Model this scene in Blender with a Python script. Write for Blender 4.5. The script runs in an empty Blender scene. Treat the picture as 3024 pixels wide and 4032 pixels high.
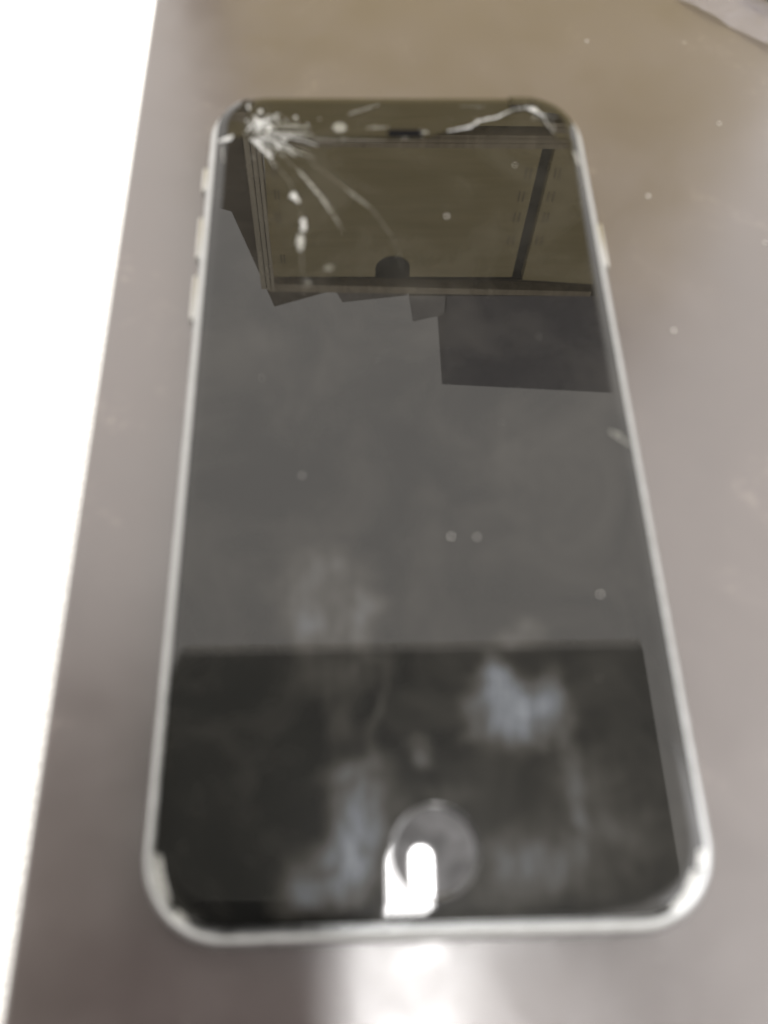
import bpy, bmesh, math, random
from mathutils import Vector, Matrix

random.seed(7)
MM = 0.001
scene = bpy.context.scene
COL = scene.collection

# ------------------------------------------------------------------ camera
cam_data = bpy.data.cameras.new('camera')
cam = bpy.data.objects.new('camera', cam_data)
COL.objects.link(cam)
scene.camera = cam
cam_data.sensor_fit = 'VERTICAL'
cam_data.sensor_height = 4.82
cam_data.sensor_width = 3.615
cam_data.lens = 4.0
cam_data.clip_start = 0.002
cam_data.clip_end = 50
ROT = ((0.99922375, -0.02540159, 0.03011077),
       (-0.0093055, -0.89491056, -0.44614851),
       (0.03827933, 0.44552199, -0.89445226))
m = Matrix.Identity(4)
for i in range(3):
    m[i][0] = ROT[0][i]
    m[i][1] = -ROT[1][i]
    m[i][2] = -ROT[2][i]
m.translation = Vector((-8.945, -68.229, 111.249)) * MM
cam.matrix_world = m
cam_data.dof.use_dof = True
cam_data.dof.focus_distance = 0.38
cam_data.dof.aperture_fstop = 1.9

# ------------------------------------------------------------------ world, light, exposure
world = bpy.data.worlds.new('World')
scene.world = world
world.use_nodes = True
bg = world.node_tree.nodes['Background']
bg.inputs[0].default_value = (1.0, 0.945, 0.885, 1)
bg.inputs[1].default_value = 2.0

def area(name, loc, target, size, power, color):
    d = bpy.data.lights.new(name, 'AREA')
    d.shape = 'RECTANGLE'
    d.size, d.size_y = size
    d.energy = power
    d.color = color
    o = bpy.data.objects.new(name, d)
    COL.objects.link(o)
    o.location = loc
    o.rotation_euler = (Vector(target) - Vector(loc)).to_track_quat('-Z', 'Y').to_euler()
    return o
area('window_light', (1.5, -0.45, 1.1), (0.1, 0, 0), (1.4, 1.4), 19, (0.97, 0.97, 1.0))

scene.view_settings.view_transform = 'Standard'
scene.view_settings.look = 'None'
scene.view_settings.exposure = 0
scene.view_settings.gamma = 1

# ------------------------------------------------------------------ helpers
def new_mat(name):
    mt = bpy.data.materials.new(name)
    mt.use_nodes = True
    nt = mt.node_tree
    return mt, nt, nt.nodes['Principled BSDF']

def node(nt, typ, **kw):
    n = nt.nodes.new(typ)
    for k, v in kw.items():
        setattr(n, k, v)
    return n

def mathn(nt, op, a, b=None, clamp=False):
    n = node(nt, 'ShaderNodeMath', operation=op, use_clamp=clamp)
    for i, v in enumerate((a, b)):
        if v is None:
            continue
        if hasattr(v, 'is_output'):
            nt.links.new(v, n.inputs[i])
        else:
            n.inputs[i].default_value = v
    return n.outputs[0]

def coords_mm(nt):
    tc = node(nt, 'ShaderNodeTexCoord')
    vm = node(nt, 'ShaderNodeVectorMath', operation='SCALE')
    vm.inputs['Scale'].default_value = 1000
    nt.links.new(tc.outputs['Object'], vm.inputs[0])
    return vm.outputs[0]

def noise(nt, co, scale, detail=3, rough=0.55, dist=0.0):
    n = node(nt, 'ShaderNodeTexNoise')
    n.inputs['Scale'].default_value = scale
    n.inputs['Detail'].default_value = detail
    n.inputs['Roughness'].default_value = rough
    n.inputs['Distortion'].default_value = dist
    nt.links.new(co, n.inputs['Vector'])
    return n.outputs['Fac']

def ramp(nt, v, lo, hi, a=0.0, b=1.0):
    n = node(nt, 'ShaderNodeMapRange', interpolation_type='SMOOTHSTEP')
    n.inputs['From Min'].default_value = lo
    n.inputs['From Max'].default_value = hi
    n.inputs['To Min'].default_value = a
    n.inputs['To Max'].default_value = b
    nt.links.new(v, n.inputs['Value'])
    return n.outputs[0]

def mixcol(nt, f, a, b):
    n = node(nt, 'ShaderNodeMix', data_type='RGBA')
    nt.links.new(f, n.inputs['Factor'])
    n.inputs['A'].default_value = (*a, 1)
    n.inputs['B'].default_value = (*b, 1)
    return n.outputs['Result']

def obj(name, bm, mat, parent=None, smooth=None, **props):
    me = bpy.data.meshes.new(name)
    bm.to_mesh(me)
    bm.free()
    if mat:
        me.materials.append(mat)
    if smooth:
        me.shade_smooth()
        if smooth is not True:
            me.set_sharp_from_angle(angle=math.radians(smooth))
    o = bpy.data.objects.new(name, me)
    COL.objects.link(o)
    if parent:
        o.parent = parent
    for k, v in props.items():
        o[k] = v
    return o

def empty(name, **props):
    o = bpy.data.objects.new(name, None)
    COL.objects.link(o)
    for k, v in props.items():
        o[k] = v
    return o

def add_box(bm, x0, x1, y0, y1, z0, z1, bevel=0):
    r = bmesh.ops.create_cube(bm, size=1)
    for v in r['verts']:
        v.co = Vector(((x0 + x1) / 2 + v.co.x * (x1 - x0), (y0 + y1) / 2 + v.co.y * (y1 - y0),
                       (z0 + z1) / 2 + v.co.z * (z1 - z0))) * MM
    if bevel:
        es = list({e for v in r['verts'] for e in v.link_edges})
        bmesh.ops.bevel(bm, geom=es, offset=bevel * MM, segments=2, profile=0.5, affect='EDGES')
    return bm

def box(*a, **k):
    return add_box(bmesh.new(), *a, **k)

def prism(pts, axis, lo, hi):
    """a closed polygon extruded along one axis; pts are the two other coordinates (mm)"""
    bm = bmesh.new()
    def p(q, t):
        c = {'y': (q[0], t, q[1]), 'x': (t, q[0], q[1]), 'z': (q[0], q[1], t)}[axis]
        return bm.verts.new(Vector(c) * MM)
    a = [p(q, lo) for q in pts]
    b = [p(q, hi) for q in pts]
    bm.faces.new(a)
    bm.faces.new(b[::-1])
    n = len(pts)
    for i in range(n):
        bm.faces.new((a[i], b[i], b[(i + 1) % n], a[(i + 1) % n]))
    bmesh.ops.recalc_face_normals(bm, faces=bm.faces)
    return bm

def ring(hw, hh, r, inset, z, seg=18, side=6):
    """rounded rectangle contour, counter-clockwise"""
    a, b, rr = hw - inset, hh - inset, max(r - inset, 0.4)
    pts = []
    cs = [(a - rr, b - rr, 0), (-(a - rr), b - rr, 90), (-(a - rr), -(b - rr), 180), (a - rr, -(b - rr), 270)]
    for k, (cx, cy, a0) in enumerate(cs):
        for i in range(seg + 1):
            t = math.radians(a0 + 90 * i / seg)
            pts.append((cx + rr * math.cos(t), cy + rr * math.sin(t), z))
        nx = cs[(k + 1) % 4]
        t = math.radians(nx[2])
        e = (nx[0] + rr * math.cos(t), nx[1] + rr * math.sin(t))
        s = pts[-1]
        for i in range(1, side):
            f = i / side
            pts.append((s[0] + (e[0] - s[0]) * f, s[1] + (e[1] - s[1]) * f, z))
    return pts

def loft(bm, loops):
    vs = [[bm.verts.new(Vector(p) * MM) for p in lp] for lp in loops]
    n = len(vs[0])
    for a, b in zip(vs, vs[1:]):
        for i in range(n):
            bm.faces.new((a[i], a[(i + 1) % n], b[(i + 1) % n], b[i]))
    return vs

# ------------------------------------------------------------------ materials
def wood(name, a, b, rough=0.45, along='x'):
    mt, nt, p = new_mat(name)
    co = coords_mm(nt)
    mp = node(nt, 'ShaderNodeMapping')
    mp.inputs['Scale'].default_value = (0.02, 0.2, 0.2) if along == 'x' else (0.2, 0.2, 0.02)
    nt.links.new(co, mp.inputs[0])
    f = noise(nt, mp.outputs[0], 1.0, 6, 0.6, 0.6)
    nt.links.new(mixcol(nt, ramp(nt, f, 0.3, 0.7), a, b), p.inputs['Base Color'])
    p.inputs['Roughness'].default_value = rough
    return mt

M = {}
M['maple'] = wood('maple_laminate', (0.52, 0.43, 0.20), (0.62, 0.51, 0.26))
M['edge_band'] = wood('edge_band', (0.62, 0.52, 0.36), (0.40, 0.32, 0.20), 0.5, 'z')
M['walnut'] = wood('dark_side_laminate', (0.16, 0.12, 0.07), (0.21, 0.16, 0.10))
M['strip'] = wood('pale_corner_strip', (0.80, 0.72, 0.55), (0.66, 0.57, 0.42), 0.5, 'z')
M['pin'] = wood('pin_slot_wood', (0.30, 0.24, 0.14), (0.36, 0.29, 0.17))
for nm in ('hole',):
    mt, nt, p = new_mat('matt_black')
    p.inputs['Base Color'].default_value = (0.004, 0.004, 0.005, 1)
    p.inputs['Roughness'].default_value = 1
    p.inputs['Specular IOR Level'].default_value = 0.1
    M[nm] = mt
M['gap'] = new_mat('black_gap')[0]
M['gap'].node_tree.nodes['Principled BSDF'].inputs['Base Color'].default_value = (0.02, 0.017, 0.012, 1)

def plain(name, col, rough=0.5, metal=0.0):
    mt, nt, p = new_mat(name)
    co = coords_mm(nt)
    f = noise(nt, co, 0.15, 4)
    c2 = tuple(min(1, c * 1.12) for c in col)
    c1 = tuple(c * 0.9 for c in col)
    nt.links.new(mixcol(nt, ramp(nt, f, 0.3, 0.7), c1, c2), p.inputs['Base Color'])
    p.inputs['Roughness'].default_value = rough
    p.inputs['Metallic'].default_value = metal
    return mt
M['floor'] = plain('white_floor', (0.86, 0.86, 0.85), 0.6)
M['ceiling'] = plain('dark_ceiling_board', (0.13, 0.13, 0.115), 0.8)
M['greybox'] = plain('grey_cardboard', (0.25, 0.235, 0.25), 0.7)
M['booklet'] = plain('grey_booklet', (0.36, 0.33, 0.30), 0.7)
M['paper'] = plain('grey_paper', (0.48, 0.46, 0.45), 0.7)
M['lampframe'] = plain('white_metal', (0.7, 0.7, 0.7), 0.4)
M['seam'] = plain('dark_seam', (0.06, 0.055, 0.05), 0.5)
M['black'] = plain('black_plastic', (0.006, 0.006, 0.006), 0.25)

mt, nt, p = new_mat('lamp_diffuser')
p.inputs['Emission Color'].default_value = (1, 0.98, 0.97, 1)
p.inputs['Emission Strength'].default_value = 42
M['lamp'] = mt
mt, nt, p = new_mat('dark_steel_ring')
p.inputs['Base Color'].default_value = (0.10, 0.10, 0.10, 1)
p.inputs['Metallic'].default_value = 1
p.inputs['Roughness'].default_value = 0.16
M['ring'] = mt

# table: dark brown satin laminate with wiped-on grease and dust
mt, nt, p = new_mat('brown_table_laminate')
co = coords_mm(nt)
big = noise(nt, co, 0.012, 2, 0.5)
mid = noise(nt, co, 0.05, 5, 0.6, 0.3)
fine = noise(nt, co, 1.4, 3)
col = node(nt, 'ShaderNodeMix', data_type='RGBA')
col.inputs['A'].default_value = (0.054, 0.041, 0.040, 1)
col.inputs['B'].default_value = (0.078, 0.061, 0.058, 1)
nt.links.new(ramp(nt, mathn(nt, 'ADD', mathn(nt, 'MULTIPLY', big, 0.5), mathn(nt, 'MULTIPLY', mid, 0.5)), 0.3, 0.7), col.inputs['Factor'])
grime = mathn(nt, 'MULTIPLY', ramp(nt, noise(nt, co, 0.05, 6, 0.7, 0.6), 0.56, 0.78), ramp(nt, noise(nt, co, 0.6, 4, 0.7), 0.4, 0.65))
dusty = node(nt, 'ShaderNodeMix', data_type='RGBA')
nt.links.new(mathn(nt, 'MULTIPLY', grime, 0.6), dusty.inputs['Factor'])
nt.links.new(col.outputs['Result'], dusty.inputs['A'])
dusty.inputs['B'].default_value = (0.30, 0.25, 0.22, 1)
nt.links.new(dusty.outputs['Result'], p.inputs['Base Color'])
nt.links.new(ramp(nt, mid, 0.3, 0.7, 0.32, 0.44), p.inputs['Roughness'])
p.inputs['IOR'].default_value = 1.85
p.inputs['Coat Weight'].default_value = 0.85
nt.links.new(ramp(nt, noise(nt, co, 0.09, 6, 0.7, 0.4), 0.3, 0.7, 0.15, 0.27), p.inputs['Coat Roughness'])
p.inputs['Coat IOR'].default_value = 1.7
bp = node(nt, 'ShaderNodeBump')
bp.inputs['Strength'].default_value = 0.04
bp.inputs['Distance'].default_value = 0.0002
nt.links.new(fine, bp.inputs['Height'])
nt.links.new(bp.outputs[0], p.inputs['Normal'])
M['table'] = mt

# brushed grey aluminium
mt, nt, p = new_mat('anodised_aluminium')
co = coords_mm(nt)
f = noise(nt, co, 0.5, 5, 0.7)
nt.links.new(mixcol(nt, ramp(nt, f, 0.3, 0.75), (0.385, 0.395, 0.395), (0.46, 0.47, 0.475)), p.inputs['Base Color'])
p.inputs['Metallic'].default_value = 1
nt.links.new(ramp(nt, f, 0.3, 0.7, 0.27, 0.42), p.inputs['Roughness'])
M['alu'] = mt
mt2 = mt.copy()
mt2.name = 'polished_aluminium_button'
p2 = mt2.node_tree.nodes['Principled BSDF']
for l in list(p2.inputs['Base Color'].links):
    mt2.node_tree.links.remove(l)
p2.inputs['Base Color'].default_value = (0.5, 0.5, 0.48, 1)
M['button'] = mt2

# front glass: black glossy plate under a film of finger grease
def smudge(nt, co, warp, cx, cy, rx, ry, rot, strength, soft=0.55):
    add = node(nt, 'ShaderNodeVectorMath', operation='ADD')
    nt.links.new(co, add.inputs[0])
    nt.links.new(warp, add.inputs[1])
    mp = node(nt, 'ShaderNodeMapping', vector_type='TEXTURE')
    mp.inputs['Location'].default_value = (cx, cy, 0)
    mp.inputs['Rotation'].default_value = (0, 0, math.radians(rot))
    mp.inputs['Scale'].default_value = (rx, ry, 1000)
    nt.links.new(add.outputs[0], mp.inputs[0])
    ln = node(nt, 'ShaderNodeVectorMath', operation='LENGTH')
    nt.links.new(mp.outputs[0], ln.inputs[0])
    return ramp(nt, ln.outputs['Value'], 1 - soft, 1.0, strength, 0.0)

SMUDGES = [  # cx, cy, rx, ry, rot, strength, soft
    (-11.9, -29.0, 9.4, 9.0, 0, 0.058, 0.55), (-15.2, -33, 2.8, 7, 8, 0.04, 1.0), (-7.6, -34, 2.6, 7, -8, 0.045, 1.0),
    (-11, -38.5, 9, 4, 10, 0.03, 1.0), (-10.5, -44, 3.4, 7, 0, 0.025, 1.0),
    (11.4, -44.0, 8.6, 6.4, -8, 0.17, 0.8), (9.0, -39.2, 3.0, 3.6, 0, 0.14, 1.0), (12.5, -34.4, 5.0, 2.6, 14, 0.05, 1.0),
    (16.0, -41, 3.0, 6.0, 10, 0.05, 1.0), (6.2, -46.5, 4.0, 2.0, 10, 0.03, 1.0),
    (-5.9, -42.5, 0.9, 11.5, -8, 0.03, 1.0), (-8.0, -57.0, 5.0, 10.0, -14, 0.14, 1.0), (-11.5, -62, 8.0, 5.0, 20, 0.14, 1.0),
    (-1.2, -48.8, 2.2, 2.6, 0, 0.08, 1.0), (-9.5, -51.2, 5, 2.6, 10, 0.05, 1.0), (1.5, -53.2, 5, 1.8, 0, 0.04, 1.0),
    (16.8, -53, 2.0, 11, -4, 0.05, 1.0), (15.5, -61, 8, 6, 0, 0.045, 1.0), (22, -57, 15, 14, 0, 0.030, 1.0),
    (9, -62, 7, 6, 0, 0.06, 1.0), (-22, 12, 8, 5, 20, 0.010, 1.0), (16, 33, 11, 8, 0, 0.005, 1.0),
    (2.5, 22.0, 5.5, 3.0, 0, 0.022, 1.0), (-13, 3, 11, 16, 25, 0.008, 1.0), (14, -8, 14, 11, -20, 0.010, 1.0),
]
mt, nt, p = new_mat('smeared_black_glass')
co = coords_mm(nt)
wn = node(nt, 'ShaderNodeTexNoise')
wn.inputs['Scale'].default_value = 0.16
wn.inputs['Detail'].default_value = 3
wn.inputs['Roughness'].default_value = 0.6
nt.links.new(co, wn.inputs['Vector'])
wsub = node(nt, 'ShaderNodeVectorMath', operation='SUBTRACT')
nt.links.new(wn.outputs['Color'], wsub.inputs[0])
wsub.inputs[1].default_value = (0.5, 0.5, 0.5)
wsc = node(nt, 'ShaderNodeVectorMath', operation='MULTIPLY')
nt.links.new(wsub.outputs[0], wsc.inputs[0])
wsc.inputs[1].default_value = (6.0, 6.0, 0)
tot = None
for s in SMUDGES:
    v = smudge(nt, co, wsc.outputs[0], *s)
    tot = v if tot is None else mathn(nt, 'ADD', tot, v)
patch = noise(nt, co, 0.13, 5, 0.62, 1.0)
tot = mathn(nt, 'MULTIPLY', tot, ramp(nt, patch, 0.3, 0.68, 0.4, 1.25))
wipe = node(nt, 'ShaderNodeMapping')
wipe.inputs['Rotation'].default_value = (0, 0, math.radians(-24))
wipe.inputs['Scale'].default_value = (1.3, 0.22, 1)
nt.links.new(co, wipe.inputs[0])
tot = mathn(nt, 'MULTIPLY', tot, ramp(nt, noise(nt, wipe.outputs[0], 0.8, 5, 0.65), 0.3, 0.7, 0.6, 1.3))
film = noise(nt, co, 0.06, 6, 0.65, 0.6)
tot = mathn(nt, 'ADD', tot, ramp(nt, film, 0.38, 0.72, 0.0, 0.021))
p.inputs['Base Color'].default_value = (0.004, 0.0042, 0.004, 1)
p.inputs['Roughness'].default_value = 0.0
p.inputs['IOR'].default_value = 1.56
df = node(nt, 'ShaderNodeBsdfPrincipled')
nt.links.new(mixcol(nt, ramp(nt, tot, 0.01, 0.14), (0.64, 0.60, 0.52), (0.54, 0.59, 0.67)), df.inputs['Base Color'])
df.inputs['Roughness'].default_value = 0.45
mx = node(nt, 'ShaderNodeMixShader')
nt.links.new(tot, mx.inputs[0])
hz = node(nt, 'ShaderNodeBsdfPrincipled')     # thin grease film that scatters the mirror image
hz.inputs['Base Color'].default_value = (0.004, 0.0042, 0.004, 1)
hz.inputs['Roughness'].default_value = 0.3
hz.inputs['IOR'].default_value = 1.56
m0 = node(nt, 'ShaderNodeMixShader')
m0.inputs[0].default_value = 0.14
nt.links.new(p.outputs[0], m0.inputs[1])
nt.links.new(hz.outputs[0], m0.inputs[2])
nt.links.new(m0.outputs[0], mx.inputs[1])
nt.links.new(df.outputs[0], mx.inputs[2])
nt.links.new(mx.outputs[0], nt.nodes['Material Output'].inputs['Surface'])
M['glass'] = mt

mt, nt, p = new_mat('home_button_sapphire')
p.inputs['Base Color'].default_value = (0.004, 0.004, 0.004, 1)
p.inputs['Roughness'].default_value = 0.03
p.inputs['IOR'].default_value = 1.75
co = coords_mm(nt)
f = noise(nt, co, 0.3, 4)
df = node(nt, 'ShaderNodeBsdfDiffuse')
df.inputs[0].default_value = (0.6, 0.6, 0.63, 1)
mx = node(nt, 'ShaderNodeMixShader')
nt.links.new(ramp(nt, f, 0.3, 0.7, 0.09, 0.2), mx.inputs[0])  # diffuse grey painted in for the pale reflection on the button face
nt.links.new(p.outputs[0], mx.inputs[1])
nt.links.new(df.outputs[0], mx.inputs[2])
nt.links.new(mx.outputs[0], nt.nodes['Material Output'].inputs['Surface'])
M['home'] = mt

def crackmat(name, fac, col):
    mt, nt, p = new_mat(name)
    co = coords_mm(nt)
    f = noise(nt, co, 2.2, 3, 0.7)
    p.inputs['Base Color'].default_value = (*col, 1)
    p.inputs['Roughness'].default_value = 0.28
    tr = node(nt, 'ShaderNodeBsdfTransparent')
    mx = node(nt, 'ShaderNodeMixShader')
    nt.links.new(ramp(nt, f, 0.3, 0.7, fac * 0.45, min(1, fac * 1.3)), mx.inputs[0])
    nt.links.new(tr.outputs[0], mx.inputs[1])
    nt.links.new(p.outputs[0], mx.inputs[2])
    nt.links.new(mx.outputs[0], nt.nodes['Material Output'].inputs['Surface'])
    return mt
M['b'] = crackmat('shattered_glass_bright', 0.85, (0.72, 0.73, 0.72))
M['m'] = crackmat('shattered_glass_mid', 0.55, (0.62, 0.62, 0.58))
M['f'] = crackmat('shattered_glass_faint', 0.24, (0.6, 0.6, 0.54))
M['dust'] = plain('white_dust', (0.8, 0.78, 0.74), 0.8)
M['film'] = crackmat('clear_plastic_film', 0.4, (0.42, 0.40, 0.43))

CRACKS = [
    ('b', 0.36, [(-26.7, 65.2), (-26.5, 63.8)]),
    ('b', 0.51, [(-24.6, 63.9), (-24.5, 62.9)]),
    ('b', 0.66, [(-25.5, 62.3), (-24.8, 60.7), (-23.6, 61.1)]),
    ('b', 0.80, [(-23.0, 60.1), (-22.5, 59.2)]),
    ('b', 0.35, [(-26.7, 58.7), (-26.2, 59.1), (-25.4, 60.1)]),
    ('m', 0.12, [(-27.1, 57.8), (-25.9, 58.2), (-24.2, 58.2)]),
    ('b', 0.79, [(-25.8, 56.6), (-23.9, 54.6), (-21.9, 52.0)]),
    ('b', 0.20, [(-25.3, 56.5), (-22.2, 56.6)]),
    ('b', 0.49, [(-22.2, 55.9), (-21.3, 55.3), (-20.8, 54.0)]),
    ('b', 0.49, [(-20.5, 56.5), (-19.7, 55.9)]),
    ('f', 0.65, [(-21.9, 59.9), (-18.7, 59.7), (-15.3, 59.4)]),
    ('m', 0.12, [(-21.9, 60.1), (-19.4, 59.9), (-17.4, 59.7)]),
    ('f', 0.20, [(-21.9, 58.8), (-18.7, 58.0), (-14.9, 57.7)]),
    ('f', 0.36, [(-21.5, 62.9), (-20.7, 62.7)]),
    ('m', 0.20, [(-20.4, 61.7), (-19.7, 61.3)]),
    ('f', 0.35, [(-19.0, 61.6), (-17.4, 61.2)]),
    ('m', 0.34, [(-19.4, 54.0), (-18.2, 52.6)]),
    ('f', 0.34, [(-21.2, 54.0), (-19.8, 52.0)]),
    ('f', 0.20, [(-18.6, 54.6), (-16.6, 53.9), (-15.1, 53.1)]),
    ('b', 0.79, [(-31.4, 56.4), (-30.3, 56.2), (-29.0, 57.2)]),
    ('m', 0.20, [(-30.8, 54.9), (-30.4, 52.2), (-30.4, 50.8)]),
    ('f', 0.12, [(-20.0, 57.3), (-11.2, 56.4), (-2.6, 56.3)]),
    ('f', 0.12, [(-20.0, 56.8), (-10.6, 55.8)]),
    ('b', 0.39, [(8.7, 58.8), (12.7, 59.9), (14.3, 61.4), (17.1, 62.3), (20.5, 64.0)]),
    ('m', 0.27, [(20.5, 64.3), (23.0, 64.8)]),
    ('b', 0.77, [(23.1, 64.9), (24.3, 64.7), (26.1, 62.6)]),
    ('m', 0.21, [(26.1, 62.6), (26.8, 60.1), (27.6, 58.3)]),
    ('m', 0.12, [(27.7, 60.8), (27.7, 59.0)]),
    ('m', 0.12, [(26.2, 62.9), (28.5, 62.4)]),
    ('f', 0.13, [(11.3, 65.2), (15.6, 65.2)]),
    ('m', 0.39, [(3.8, 58.4), (5.2, 58.4)]),
    ('m', 0.12, [(0.1, 57.2), (1.5, 56.8)]),
    ('f', 0.12, [(9.2, 61.8), (9.6, 61.1)]),
    ('m', 0.13, [(13.8, 62.1), (14.4, 61.0)]),
    ('m', 0.53, [(30.7, 53.9), (31.3, 50.8)]),
    ('m', 0.12, [(-8.8, 62.9), (-3.5, 65.5)]),
    ('f', 0.17, [(-10.1, 56.6), (-9.0, 56.7)]),
    ('f', 0.41, [(-5.6, 59.5), (-1.6, 59.8)]),
    ('m', 0.39, [(-17.4, 48.8), (-13.6, 42.8), (-11.8, 39.2)]),
    ('f', 0.26, [(-11.8, 39.2), (-10.2, 35.7)]),
    ('f', 0.38, [(-9.5, 44.5), (-5.5, 40.6)]),
    ('b', 1.04, [(-18.3, 43.6), (-17.2, 41.4)]),
    ('b', 0.80, [(-16.6, 37.8), (-16.2, 35.1)]),
    ('m', 0.57, [(-16.7, 34.0), (-16.5, 32.7)]),
    ('m', 0.82, [(-17.0, 34.3), (-16.7, 30.7)]),
    ('f', 0.68, [(-12.8, 26.9), (-11.5, 27.2)]),
    ('f', 0.45, [(-15.6, 24.9), (-15.2, 23.5)]),
    ('f', 0.67, [(28.7, -3.5), (31.2, -5.7)]),
]

# ------------------------------------------------------------------ setting
bm = bmesh.new()
add_box(bm, -2500, 2500, -2500, 2500, -740, -720)
obj('floor', bm, M['floor'], kind='structure')

bm = prism([(560, -1500), (560, 420), (-400, 420), (-650, 470), (-1045, 515), (-1590, 600), (-3000, 850), (-3000, -1500)], 'z', 1500, 1530)
ceil = obj('ceiling', bm, M['ceiling'], kind='structure')
for k, al in enumerate((0.40, 0.62, 0.86)):      # added strips whose stepped tones paint a gradual darkening towards the dark ceiling
    tm = plain('shade_step_tone_%d' % k, (al, al * 0.98, al * 0.93), 0.8)
    obj('shade_step', box(-395, 560, 420.2 + 8 * k, 428 + 8 * k, 1502 + 1.5 * k, 1530), tm, ceil)

table = empty('table', label='dark brown laminate table top the cracked phone lies on', category='table')
obj('table_top', box(-48.5, 900, -420, 520, -28, 0, bevel=0.6), M['table'], table)
for x, y in ((0, -380), (850, -380), (0, 470), (850, 470)):
    obj('leg', box(x - 20, x + 20, y - 20, y + 20, -720, -28.2, bevel=2), M['walnut'], table)

# ------------------------------------------------------------------ things mirrored in the glass
hutch = empty('desk_hutch', category='hutch',
              label='pale wood desk hutch with cable notch, mirrored upside down in the phone glass')
def arc(cx, cz, r, n=14):
    return [(cx + r * math.cos(math.pi + math.pi * i / n), cz + r * math.sin(math.pi + math.pi * i / n)) for i in range(n + 1)]
obj('backing', box(-52, 175, 308, 311, 0, 321.5), M['gap'], hutch)
pts = [(-53, 215), (93.2, 215), (93.2, 312.5), (28.7, 312.5)] + [(x, z) for x, z in arc(18, 305, 10.7)][::-1] + [(7.3, 312.5), (-57, 312.5)]
obj('back_panel', prism(pts, 'y', 300, 306), M['maple'], hutch)
obj('back_panel', prism([(100.2, 215), (146.5, 215), (146.5, 319), (100.2, 315)], 'y', 300, 306), M['maple'], hutch)
obj('lower_panel', box(-63, 150.8, 300, 306, 0.2, 203.5), M['maple'], hutch)
obj('rail', box(-57, 147, 298.5, 306, 208, 210.6), M['edge_band'], hutch)
obj('rail', box(-57, 147, 299, 306, 211.4, 214.4), M['edge_band'], hutch)
obj('upper_rail', prism([(-60, 318), (147, 325), (147, 329.5), (-60, 325)], 'y', 299, 306), M['edge_band'], hutch)
obj('top_board', box(-57, 200, 306.2, 470, 322, 330), M['walnut'], hutch)
obj('end_stile', prism([(151, 0.2), (200, 0.2), (200, 329.8), (151, 329.8)], 'y', 299.5, 306), M['maple'], hutch)
for i, (a, b) in enumerate(((-56.0, -54.2), (-59.0, -56.6), (-62.6, -59.6))):
    obj('corner_strip', prism([(a, 203.7), (b, 203.7), (b - 1.7, 322), (a - 1.7, 322)], 'y', 297 + i * 0.7, 306),
        M['strip'], hutch)
obj('end_board', prism([(-82, 0.2), (-63.5, 0.2), (-63.5, 203.8), (-62, 322), (-60, 326), (-19, 326), (-57.9, 341.8), (-75.3, 260.4), (-82, 258)],
                       'y', 301, 305.5), M['walnut'], hutch)
slot = None
for z, xs in ((231.4, (87.5, 90, 103.5, 106)), (247.6, (86.5, 89, 103, 106)), (263, (86.5, 89.3, 103.5, 106)), (281.2, (86, 89, 103, 106)),
              (231, (-49.5, -47.5)), (247, (-49.5, -47.5)), (264, (-50, -48)), (297, (-50, -48))):
    for x in xs:
        if slot is None:
            slot = obj('pin_slot', box(-0.35, 0.35, -0.25, 0.1, -3.4, 3.4), M['pin'], hutch)
            o = slot
        else:
            o = slot.copy()
            COL.objects.link(o)
        o.location = Vector((x, 299.9, z)) * MM

obj('storage_box', prism([(54, 330.2), (206, 330.2), (206, 442), (59.8, 428.4)], 'y', 300, 440), M['greybox'],
    category='box', label='dark grey box standing on the hutch, mirrored right of centre in the glass')
obj('booklet', prism([(-19.0, 330.2), (28, 330.2), (28.8, 337.2), (-13.5, 344.1)], 'y', 306.5, 420), M['booklet'],
    label='low grey booklet on the hutch top beside the brown board, mirrored in the glass', category='booklet')
obj('paper_stack', prism([(29.2, 330.2), (53.2, 330.2), (53.6, 348.8), (33.5, 355.9)], 'y', 300, 420), M['paper'],
    label='taller stack of grey paper next to the grey box, mirrored in the glass', category='paper')

lamp = empty('ceiling_lamp', category='lamp', label='bright white lamp panel overhead, mirrored below the home button')
def capsule(x0, x1, y0, y1, z0, z1, n=16):
    q = (x1 - x0) / 2
    cx = (x0 + x1) / 2
    pts = [(cx + q * math.cos(math.pi * i / n), y1 - q + q * math.sin(math.pi * i / n)) for i in range(n + 1)]
    pts += [(cx + q * math.cos(math.pi + math.pi * i / n), y0 + q + q * math.sin(math.pi + math.pi * i / n)) for i in range(n + 1)]
    return prism(pts, 'z', z0, z1)
obj('frame', capsule(36, 132, -1010, 86, 1470, 1499.5), M['lampframe'], lamp)
obj('diffuser', capsule(44, 124, -1002, 78, 1464, 1469.8), M['lamp'], lamp)

# the phone that takes the picture: its dark back is mirrored at the foot of the screen
held = empty('held_smartphone', category='smartphone',
             label='dark hand held phone mirrored as the black band left of the glare')
held.matrix_world = cam.matrix_world.copy()
bm = bmesh.new()
prof = [(3.0, 0.9), (1.2, 1.3), (0.25, 2.6), (0, 4.0), (0.25, 5.6), (1.2, 7.0), (3.0, 7.6)]
vs = loft(bm, [ring(33.5, 69.0, 10, i, z) for i, z in prof])
bm.faces.new(vs[0][::-1])
bm.faces.new(vs[-1])
bmesh.ops.translate(bm, verts=bm.verts, vec=Vector((-29.0, -59.5, 0)) * MM)
bmesh.ops.recalc_face_normals(bm, faces=bm.faces)
obj('body', bm, M['hole'], held, smooth=40)
bm = bmesh.new()
vs = loft(bm, [[(r_ * math.cos(2 * math.pi * i / 32), r_ * math.sin(2 * math.pi * i / 32), z) for i in range(32)]
               for r_, z in ((2.6, 0.95), (2.6, 0.35), (3.4, 0.35), (3.4, 0.95))])
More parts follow.
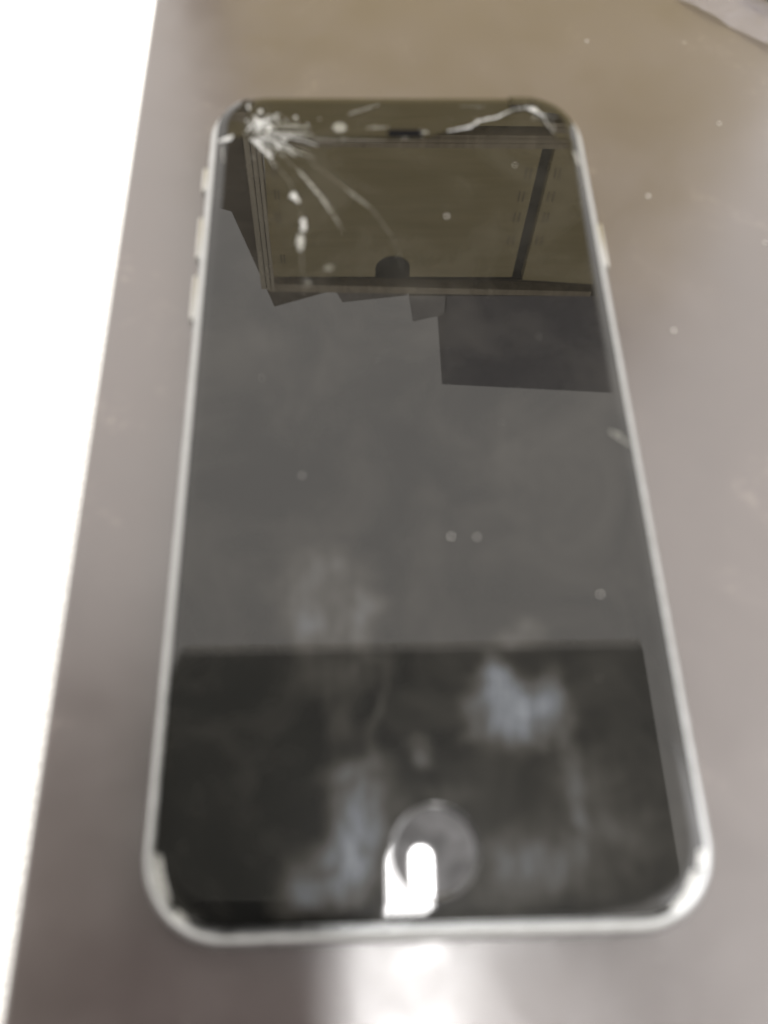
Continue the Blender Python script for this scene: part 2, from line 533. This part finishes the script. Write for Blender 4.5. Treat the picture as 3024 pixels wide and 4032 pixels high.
obj('lens_ring', bm, M['black'], held, smooth=40)

# ------------------------------------------------------------------ the phone
HW, HH, RC = 33.5, 69.05, 10.2
GI, GZ, GEDGE, GW = 1.6, 7.1, 6.58, 1.85
GY = 0.6     # the plate sits a little towards the earpiece end
phone = empty('smartphone', category='smartphone',
              label='black faced smartphone with shattered upper corners and grey metal rim on table')
bm = bmesh.new()
prof = [(1.75, 5.2), (1.7, 6.15), (1.5, 6.33), (1.1, 6.25), (0.65, 5.88), (0.28, 5.2), (0.07, 4.35), (0, 3.5), (0.08, 2.65), (0.35, 1.7),
        (0.9, 0.85), (1.8, 0.28), (3.0, 0.02)]
vs = loft(bm, [ring(HW, HH, RC, i, z) for i, z in prof])
bm.faces.new(vs[-1])
bm.faces.new(vs[0][::-1])
bmesh.ops.recalc_face_normals(bm, faces=bm.faces)
frame = obj('frame', bm, M['alu'], phone, smooth=40, label='light grey anodised metal rim with worn corners')

def glass_z(x, y):
    """height of the curved glass top at a point (mm)"""
    a, b, r = HW - GI, GH - GI, RC - GI
    qx, qy = abs(x) - (a - r), abs(y - GY) - (b - r)
    d = r - (math.hypot(max(qx, 0), max(qy, 0)) + min(max(qx, qy), 0))
    t = min(1, max(0, (GW - d) / GW))
    return GZ - (GZ - GEDGE) * t ** 1.7

GH = HH + 0.3
HX, HY, HR = 0.3, -59.7, 5.2
def glass_bm():
    bm = bmesh.new()
    loops = [ring(HW, GH, RC, GI + 0.02, 5.4), ring(HW, GH, RC, GI, GEDGE - 0.25)]
    for k in range(9):
        t = 1 - k / 8
        loops.append(ring(HW, GH, RC, GI + 0.06 + GW * (1 - t), GZ - (GZ - GEDGE) * t ** 1.7))
    loops.append(ring(HW, GH, RC, GI + GW + 0.12, GZ))
    vs = loft(bm, loops)
    bmesh.ops.translate(bm, verts=bm.verts, vec=(0, GY * MM, 0))
    inner = vs[-1]
    es = [bm.edges.get((inner[i], inner[(i + 1) % len(inner)])) for i in range(len(inner))]
    hv = [bm.verts.new(Vector((HX + HR * math.cos(2 * math.pi * i / 48), HY + HR * math.sin(2 * math.pi * i / 48), GZ)) * MM) for i in range(48)]
    hl = [bm.verts.new(v.co - Vector((0, 0, 0.5 * MM))) for v in hv]
    for i in range(48):
        es.append(bm.edges.new((hv[i], hv[(i + 1) % 48])))
    bmesh.ops.triangle_fill(bm, edges=es, use_beauty=True)
    for i in range(48):
        bm.faces.new((hv[i], hv[(i + 1) % 48], hl[(i + 1) % 48], hl[i]))
    bmesh.ops.recalc_face_normals(bm, faces=bm.faces)
    up = [f for f in bm.faces if f.normal.z > 0.3]
    if not up:
        bmesh.ops.reverse_faces(bm, faces=bm.faces)
    return bm

def cut(bm, a, b):
    """keep what lies left of the line a -> b (mm)"""
    d = Vector((b[0] - a[0], b[1] - a[1], 0)).normalized()
    right = Vector((d.y, -d.x, 0))
    bmesh.ops.bisect_plane(bm, geom=bm.verts[:] + bm.edges[:] + bm.faces[:], plane_co=Vector((a[0], a[1], 0)) * MM,
                           plane_no=right, clear_outer=True)

def shard(name, cuts, tilt=(0, 0), lift=0.0, parent=phone):
    bm = glass_bm()
    for a, b in cuts:
        cut(bm, a, b)
    c = sum((v.co for v in bm.verts), Vector()) / len(bm.verts)
    c.z = GZ * MM
    if name == 'glass_shard':
        c.y = YC * MM
    R = Matrix.Rotation(math.radians(tilt[0]), 3, 'X') @ Matrix.Rotation(math.radians(tilt[1]), 3, 'Y')
    for v in bm.verts:
        v.co = R @ (v.co - c) + c + Vector((0, 0, lift * MM))
    return obj(name, bm, M['glass'], parent, smooth=35)

YC = 57.0
P0, P1, P2, P3 = (5, YC), (20.5, 64.1), (24.4, 64.9), (28, YC)
glass = shard('front_glass', [((40, YC), (-40, YC))])
glass['label'] = 'greasy black front glass with cracks and dust'
above = ((-40, YC + 0.05), (40, YC + 0.05))
shard('glass_shard', [above, ((-26.7, 40), (-26.7, 80))], (0.9, 2.6), -0.02)
shard('glass_shard', [above, ((-26.6, 80), (-26.6, 40)), ((20.4, 40), (20.4, 80)), (P0, P1)], (-1.6, -0.4), 0.0)
shard('glass_shard', [((20.5, 80), (20.5, 40)), ((24.4, 40), (24.4, 80)), (P1, P2)], (1.2, 1.0), 0.0)
shard('glass_shard', [above, (P1, P0), (P2, P1), (P3, P2)], (0.15, 0.0), 0.0)
shard('glass_shard', [above, ((24.5, 80), (24.5, 40)), (P2, P3)], (1.0, 1.6), -0.02)

bm = bmesh.new()
vs = loft(bm, [ring(HW, HH, RC, 1.9, 5.3), ring(HW, HH, RC, 1.9, 6.3)])
bm.faces.new(vs[-1])
obj('display_backing', bm, M['black'], phone)

# home button: shallow concave disc in a dark recess
bm = bmesh.new()
prev = None
for k in range(10):
    r = 4.62 * k / 9
    z = 6.98 - 0.045 * (k / 9) ** 2
    lp = [(HX + r * math.cos(2 * math.pi * i / 48), HY + r * math.sin(2 * math.pi * i / 48), z) for i in range(48)]
    if k == 0:
        c0 = bm.verts.new(Vector((HX, HY, z)) * MM)
        continue
    vv = [bm.verts.new(Vector(q) * MM) for q in lp]
    for i in range(48):
        j = (i + 1) % 48
        if prev is None:
            bm.faces.new((c0, vv[i], vv[j]))
        else:
            bm.faces.new((prev[i], vv[i], vv[j], prev[j]))
    prev = vv
lo = [bm.verts.new(v.co + Vector((v.co.x - HX * MM, v.co.y - HY * MM, 0)) * 0.012 - Vector((0, 0, 0.35 * MM))) for v in prev]
for i in range(48):
    j = (i + 1) % 48
    bm.faces.new((prev[i], lo[i], lo[j], prev[j]))
bmesh.ops.recalc_face_normals(bm, faces=bm.faces)
obj('home_button', bm, M['home'], phone, smooth=50, label='round glossy home button with a bright lamp reflection')

# metal ring that slopes down to the button
bm = bmesh.new()
loft(bm, [[(HX + r_ * math.cos(2 * math.pi * i / 64), HY + r_ * math.sin(2 * math.pi * i / 64), z) for i in range(64)]
          for r_, z in ((5.19, 6.6), (5.17, 7.05), (5.12, 7.09), (5.04, 7.08), (4.7, 6.92), (4.63, 6.84))])
bmesh.ops.recalc_face_normals(bm, faces=bm.faces)
obj('button_ring', bm, M['ring'], phone, smooth=60)

# side buttons
def pill(x, y0, y1, z0, z1, out):
    bm = bmesh.new()
    add_box(bm, min(x, x + out), max(x, x + out), y0, y1, z0, z1, bevel=0.28)
    return bm
obj('mute_switch', pill(-33.2, 46.4, 51.6, 3.3, 5.1, -0.85), M['button'], phone, smooth=40)
obj('volume_button', pill(-33.2, 31.2, 40.0, 2.7, 5.2, -0.75), M['button'], phone, smooth=40)
obj('volume_button', pill(-33.2, 18.6, 27.4, 2.7, 5.2, -0.75), M['button'], phone, smooth=40)
obj('power_button', pill(33.2, 29.6, 39.0, 2.7, 5.2, 0.75), M['button'], phone, smooth=40)

# earpiece, front camera, sensor
def flat_pill(x0, x1, y0, y1, z, n=10):
    r = (y1 - y0) / 2
    cy = (y0 + y1) / 2
    pts = [(x1 - r + r * math.cos(math.radians(-90 + 180 * i / n)), cy + r * math.sin(math.radians(-90 + 180 * i / n))) for i in range(n + 1)]
    pts += [(x0 + r + r * math.cos(math.radians(90 + 180 * i / n)), cy + r * math.sin(math.radians(90 + 180 * i / n))) for i in range(n + 1)]
    return prism(pts, 'z', z - 0.06, z + 0.05)
obj('earpiece', flat_pill(-2.0, 4.4, 57.3, 59.0, GZ + 0.08), M['hole'], phone)
obj('front_camera', flat_pill(-11.6, -9.2, 58.3, 60.7, GZ + 0.02, 8), M['f'], phone)

# ------------------------------------------------------------------ breaks in the glass
def sliver(name, mat, w, pts, taper=True):
    """a low ridge of broken glass that follows a crack"""
    path = []
    for a, b in zip(pts, pts[1:]):
        L = math.dist(a, b)
        n = max(2, int(L / 0.55))
        for i in range(n):
            path.append((a[0] + (b[0] - a[0]) * i / n, a[1] + (b[1] - a[1]) * i / n))
    path.append(pts[-1])
    bm = bmesh.new()
    rows = []
    for i, (x, y) in enumerate(path):
        q = path[min(i + 1, len(path) - 1)]
        o = path[max(i - 1, 0)]
        d = Vector((q[0] - o[0], q[1] - o[1])).normalized()
        nx, ny = -d.y, d.x
        e = 0.45 + 0.55 * math.sin(math.pi * (i + 0.5) / len(path)) if taper else 1
        ww = w * e * random.uniform(0.55, 1.3) / 2
        jx = random.uniform(-0.25, 0.25) * w
        row = []
        for s, h in ((-1, 0.0), (0.3 * random.uniform(-1, 1), random.uniform(0.05, 0.14)), (1, 0.0)):
            px, py = x + nx * (s * ww + jx), y + ny * (s * ww + jx)
            row.append(bm.verts.new(Vector((px, py, glass_z(px, py) + 0.045 + h + (0.2 if y > 57 and x > 19 else 0))) * MM))
        rows.append(row)
    for a, b in zip(rows, rows[1:]):
        bm.faces.new((a[0], a[1], b[1], b[0]))
        bm.faces.new((a[1], a[2], b[2], b[1]))
    bmesh.ops.recalc_face_normals(bm, faces=bm.faces)
    return obj(name, bm, mat, glass)

for kind, w, pts in CRACKS:
    sliver('crack', M[kind], w * {'b': 1.15, 'm': 1.1, 'f': 1.3}[kind], pts)

for k in range(26):                                    # hairlines that fan out from the impact
    a = math.radians(random.choice((random.uniform(-75, 8), random.uniform(-40, 5), random.uniform(15, 60))))
    r0 = random.uniform(0.5, 4)
    L = random.uniform(3, 9) if a < 0.2 else random.uniform(1.5, 3.5)
    x, y = -25.6 + r0 * math.cos(a), 58.4 + r0 * math.sin(a)
    pts = [(x, y)]
    for _ in range(3):
        a += random.uniform(-0.12, 0.12)
        x, y = x + L / 3 * math.cos(a), y + L / 3 * math.sin(a)
        pts.append((x, min(y, 66.3)))
    sliver('crack', M['m'] if k % 3 else M['b'], random.uniform(0.10, 0.2), pts)
for pts in ([(-24, 55), (-21, 50), (-18.6, 45.5), (-17.6, 42)], [(-16.9, 40), (-16.4, 35), (-16.6, 29), (-16, 22)], [(-22, 54), (-17, 48.5), (-12, 41), (-9.5, 34)],
            [(-20, 55.5), (-12, 47.5), (-5, 40), (-1.5, 33), (-0.5, 27)], [(31.5, 56), (31.0, 48), (30.6, 41)]):
    sliver('crack', M['f'], 0.16, pts)

def crushed(cx, cy, n, spread, mat, size=(0.15, 0.55), bias=(0, 0)):
    bm = bmesh.new()
    for _ in range(n):
        r = abs(random.gauss(0, spread))
        t = random.uniform(0, 2 * math.pi)
        x, y = cx + r * math.cos(t) + bias[0] * r, cy + r * math.sin(t) * 0.8 + bias[1] * r
        if abs(x) > 31.5 or abs(y) > 67.5:
            continue
        s = random.uniform(*size)
        a0 = random.uniform(0, 6.28)
        z = glass_z(x, y) + 0.05
        vv = [bm.verts.new(Vector((x + s * math.cos(a0 + k * 2.1) * random.uniform(0.5, 1.2), y + s * math.sin(a0 + k * 2.1) * random.uniform(0.4, 1),
                                   z + random.uniform(0, 0.22))) * MM) for k in range(3)]
        f = bm.faces.new(vv)
        f.normal_update()
        if f.normal.z < 0:
            f.normal_flip()
    return obj('crushed_glass', bm, mat, glass, kind='stuff')
crushed(-24.8, 59.6, 90, 2.0, M['b'], (0.10, 0.42), (0.35, 0))
crushed(-23.0, 58.5, 60, 3.2, M['m'], (0.12, 0.5), (0.5, -0.1))
crushed(26.0, 62.5, 26, 1.2, M['m'], (0.1, 0.35))
crushed(4.3, 58.3, 16, 0.9, M['m'], (0.1, 0.3))

def chip(pts, mat, h=0.1):
    bm = bmesh.new()
    cx = sum(q[0] for q in pts) / len(pts)
    cy = sum(q[1] for q in pts) / len(pts)
    c = bm.verts.new(Vector((cx, cy, glass_z(cx, cy) + 0.06 + h)) * MM)
    vv = [bm.verts.new(Vector((x, y, glass_z(x, y) + 0.06)) * MM) for x, y in pts]
    for i in range(len(vv)):
        bm.faces.new((c, vv[i], vv[(i + 1) % len(vv)]))
    bmesh.ops.recalc_face_normals(bm, faces=bm.faces)
    return obj('chip', bm, mat, glass)
chip([(-31.8, -59.3), (-30.9, -59.5), (-30.5, -61.4), (-29.6, -64.0), (-29.7, -64.8), (-31.4, -62.1)], M['m'])
chip([(-28.9, -65.2), (-27.9, -65.6), (-27.4, -66.5), (-28.8, -66.0)], M['m'])
chip([(30.8, -60.3), (31.9, -60.4), (31.5, -62.1), (30.3, -62.2)], M['b'])
chip([(29.5, -62.5), (30.7, -62.6), (29.9, -64.6), (27.1, -66.8), (26.4, -66.4), (28.4, -64.6)], M['b'])
for k in range(3):
    o = 0.35 * k
    sliver('crack', M['b'], 0.12, [(-31.6 + o, -59.6), (-31.2 + o, -61.6), (-30.3 + o, -64.2)])
    sliver('crack', M['b'], 0.14, [(30.6 - o, -62.6), (29.3 - o * 0.9, -64.8 + o * 0.3), (27.0 - o * 0.6, -66.7 + o * 0.6)])

# ------------------------------------------------------------------ dust
def speck(name, x, y, z, s, **props):
    bm = bmesh.new()
    bmesh.ops.create_icosphere(bm, subdivisions=1, radius=s * MM)
    for v in bm.verts:
        v.co = Vector((v.co.x * random.uniform(0.8, 1.2) , v.co.y * random.uniform(0.8, 1.2), v.co.z * 0.7)) + Vector((x, y, z + s * 0.6)) * MM
    return obj(name, bm, M['dust'], **props)
for x, y, s in ((-15.8, -10.6, 0.13), (4.5, -20.2, 0.19), (8.0, -20.3, 0.17), (23.7, -28.8, 0.18), (7.3, 38.4, 0.22), (19.9, 50.4, 0.16),
                (-22, 6, 0.07), (13, -2, 0.06), (20, 13.5, 0.09), (-5, 9, 0.05), (22, -40, 0.06)):
    speck('dust_speck', x, y, GZ, s, parent=glass)
for (x, y, s, lab) in ((40.0, 94.2, 0.24, 'white crumb on the table above the phone, near the top edge of the picture'),
                       (45.5, 50.8, 0.26, 'white crumb on the table beside the upper right phone corner'),
                       (44.7, 20.2, 0.27, 'bright crumb on the table right of the grey box reflection'),
                       (62.6, 70.1, 0.22, 'small crumb on the table at upper right below the plastic sleeve'),
                       (64.6, 39.7, 0.2, 'small crumb on the table at the right edge of the picture'),
                       (60.3, 94.3, 0.13, 'tiny crumb on the table next to the plastic sleeve')):
    speck('crumb', x, y, 0, s, label=lab, category='crumb')

# ------------------------------------------------------------------ plastic sleeve in the far corner
sl = empty('plastic_sleeve', category='sleeve', label='translucent grey plastic sleeve lying in the far right corner of the table')
bm = bmesh.new()
N = 14
g = []
for i in range(N + 1):
    row = []
    for j in range(N + 1):
        u, v = i / N, j / N
        x = 61 + 17 * u + 42 * v
        y = 108.5 - 16.5 * u + 44 * v
        z = 0.25 + 0.5 * math.sin(u * 5 + v * 3) ** 2 + 0.25 * math.sin(u * 11 - v * 7) ** 2
        row.append(bm.verts.new(Vector((x, y, z)) * MM))
    g.append(row)
for i in range(N):
    for j in range(N):
        bm.faces.new((g[i][j], g[i][j + 1], g[i + 1][j + 1], g[i + 1][j]))
obj('film', bm, M['film'], sl, smooth=True)
obj('seam', prism([(76, 109.9), (82, 104.6), (82.6, 105.3), (76.6, 110.6)], 'z', 1.2, 1.8), M['seam'], sl)

# fine dust settled on the table
bm = bmesh.new()
for _ in range(170):
    x, y = random.uniform(-47, 95), random.uniform(-80, 125)
    if abs(x) < 35 and abs(y) < 71:
        continue
    q = random.choice((0.03, 0.04, 0.05, 0.07, 0.1))
    v3 = [bm.verts.new(Vector((x + q * random.uniform(-1, 1), y + q * random.uniform(-1, 1), 0.03 + q * random.random())) * MM) for _ in range(4)]
    for a, b, c in ((0, 1, 2), (0, 1, 3), (1, 2, 3), (0, 2, 3)):
        bm.faces.new((v3[a], v3[b], v3[c]))
obj('table_dust', bm, M['dust'], kind='stuff', label='fine pale dust scattered over the brown table top', category='dust')
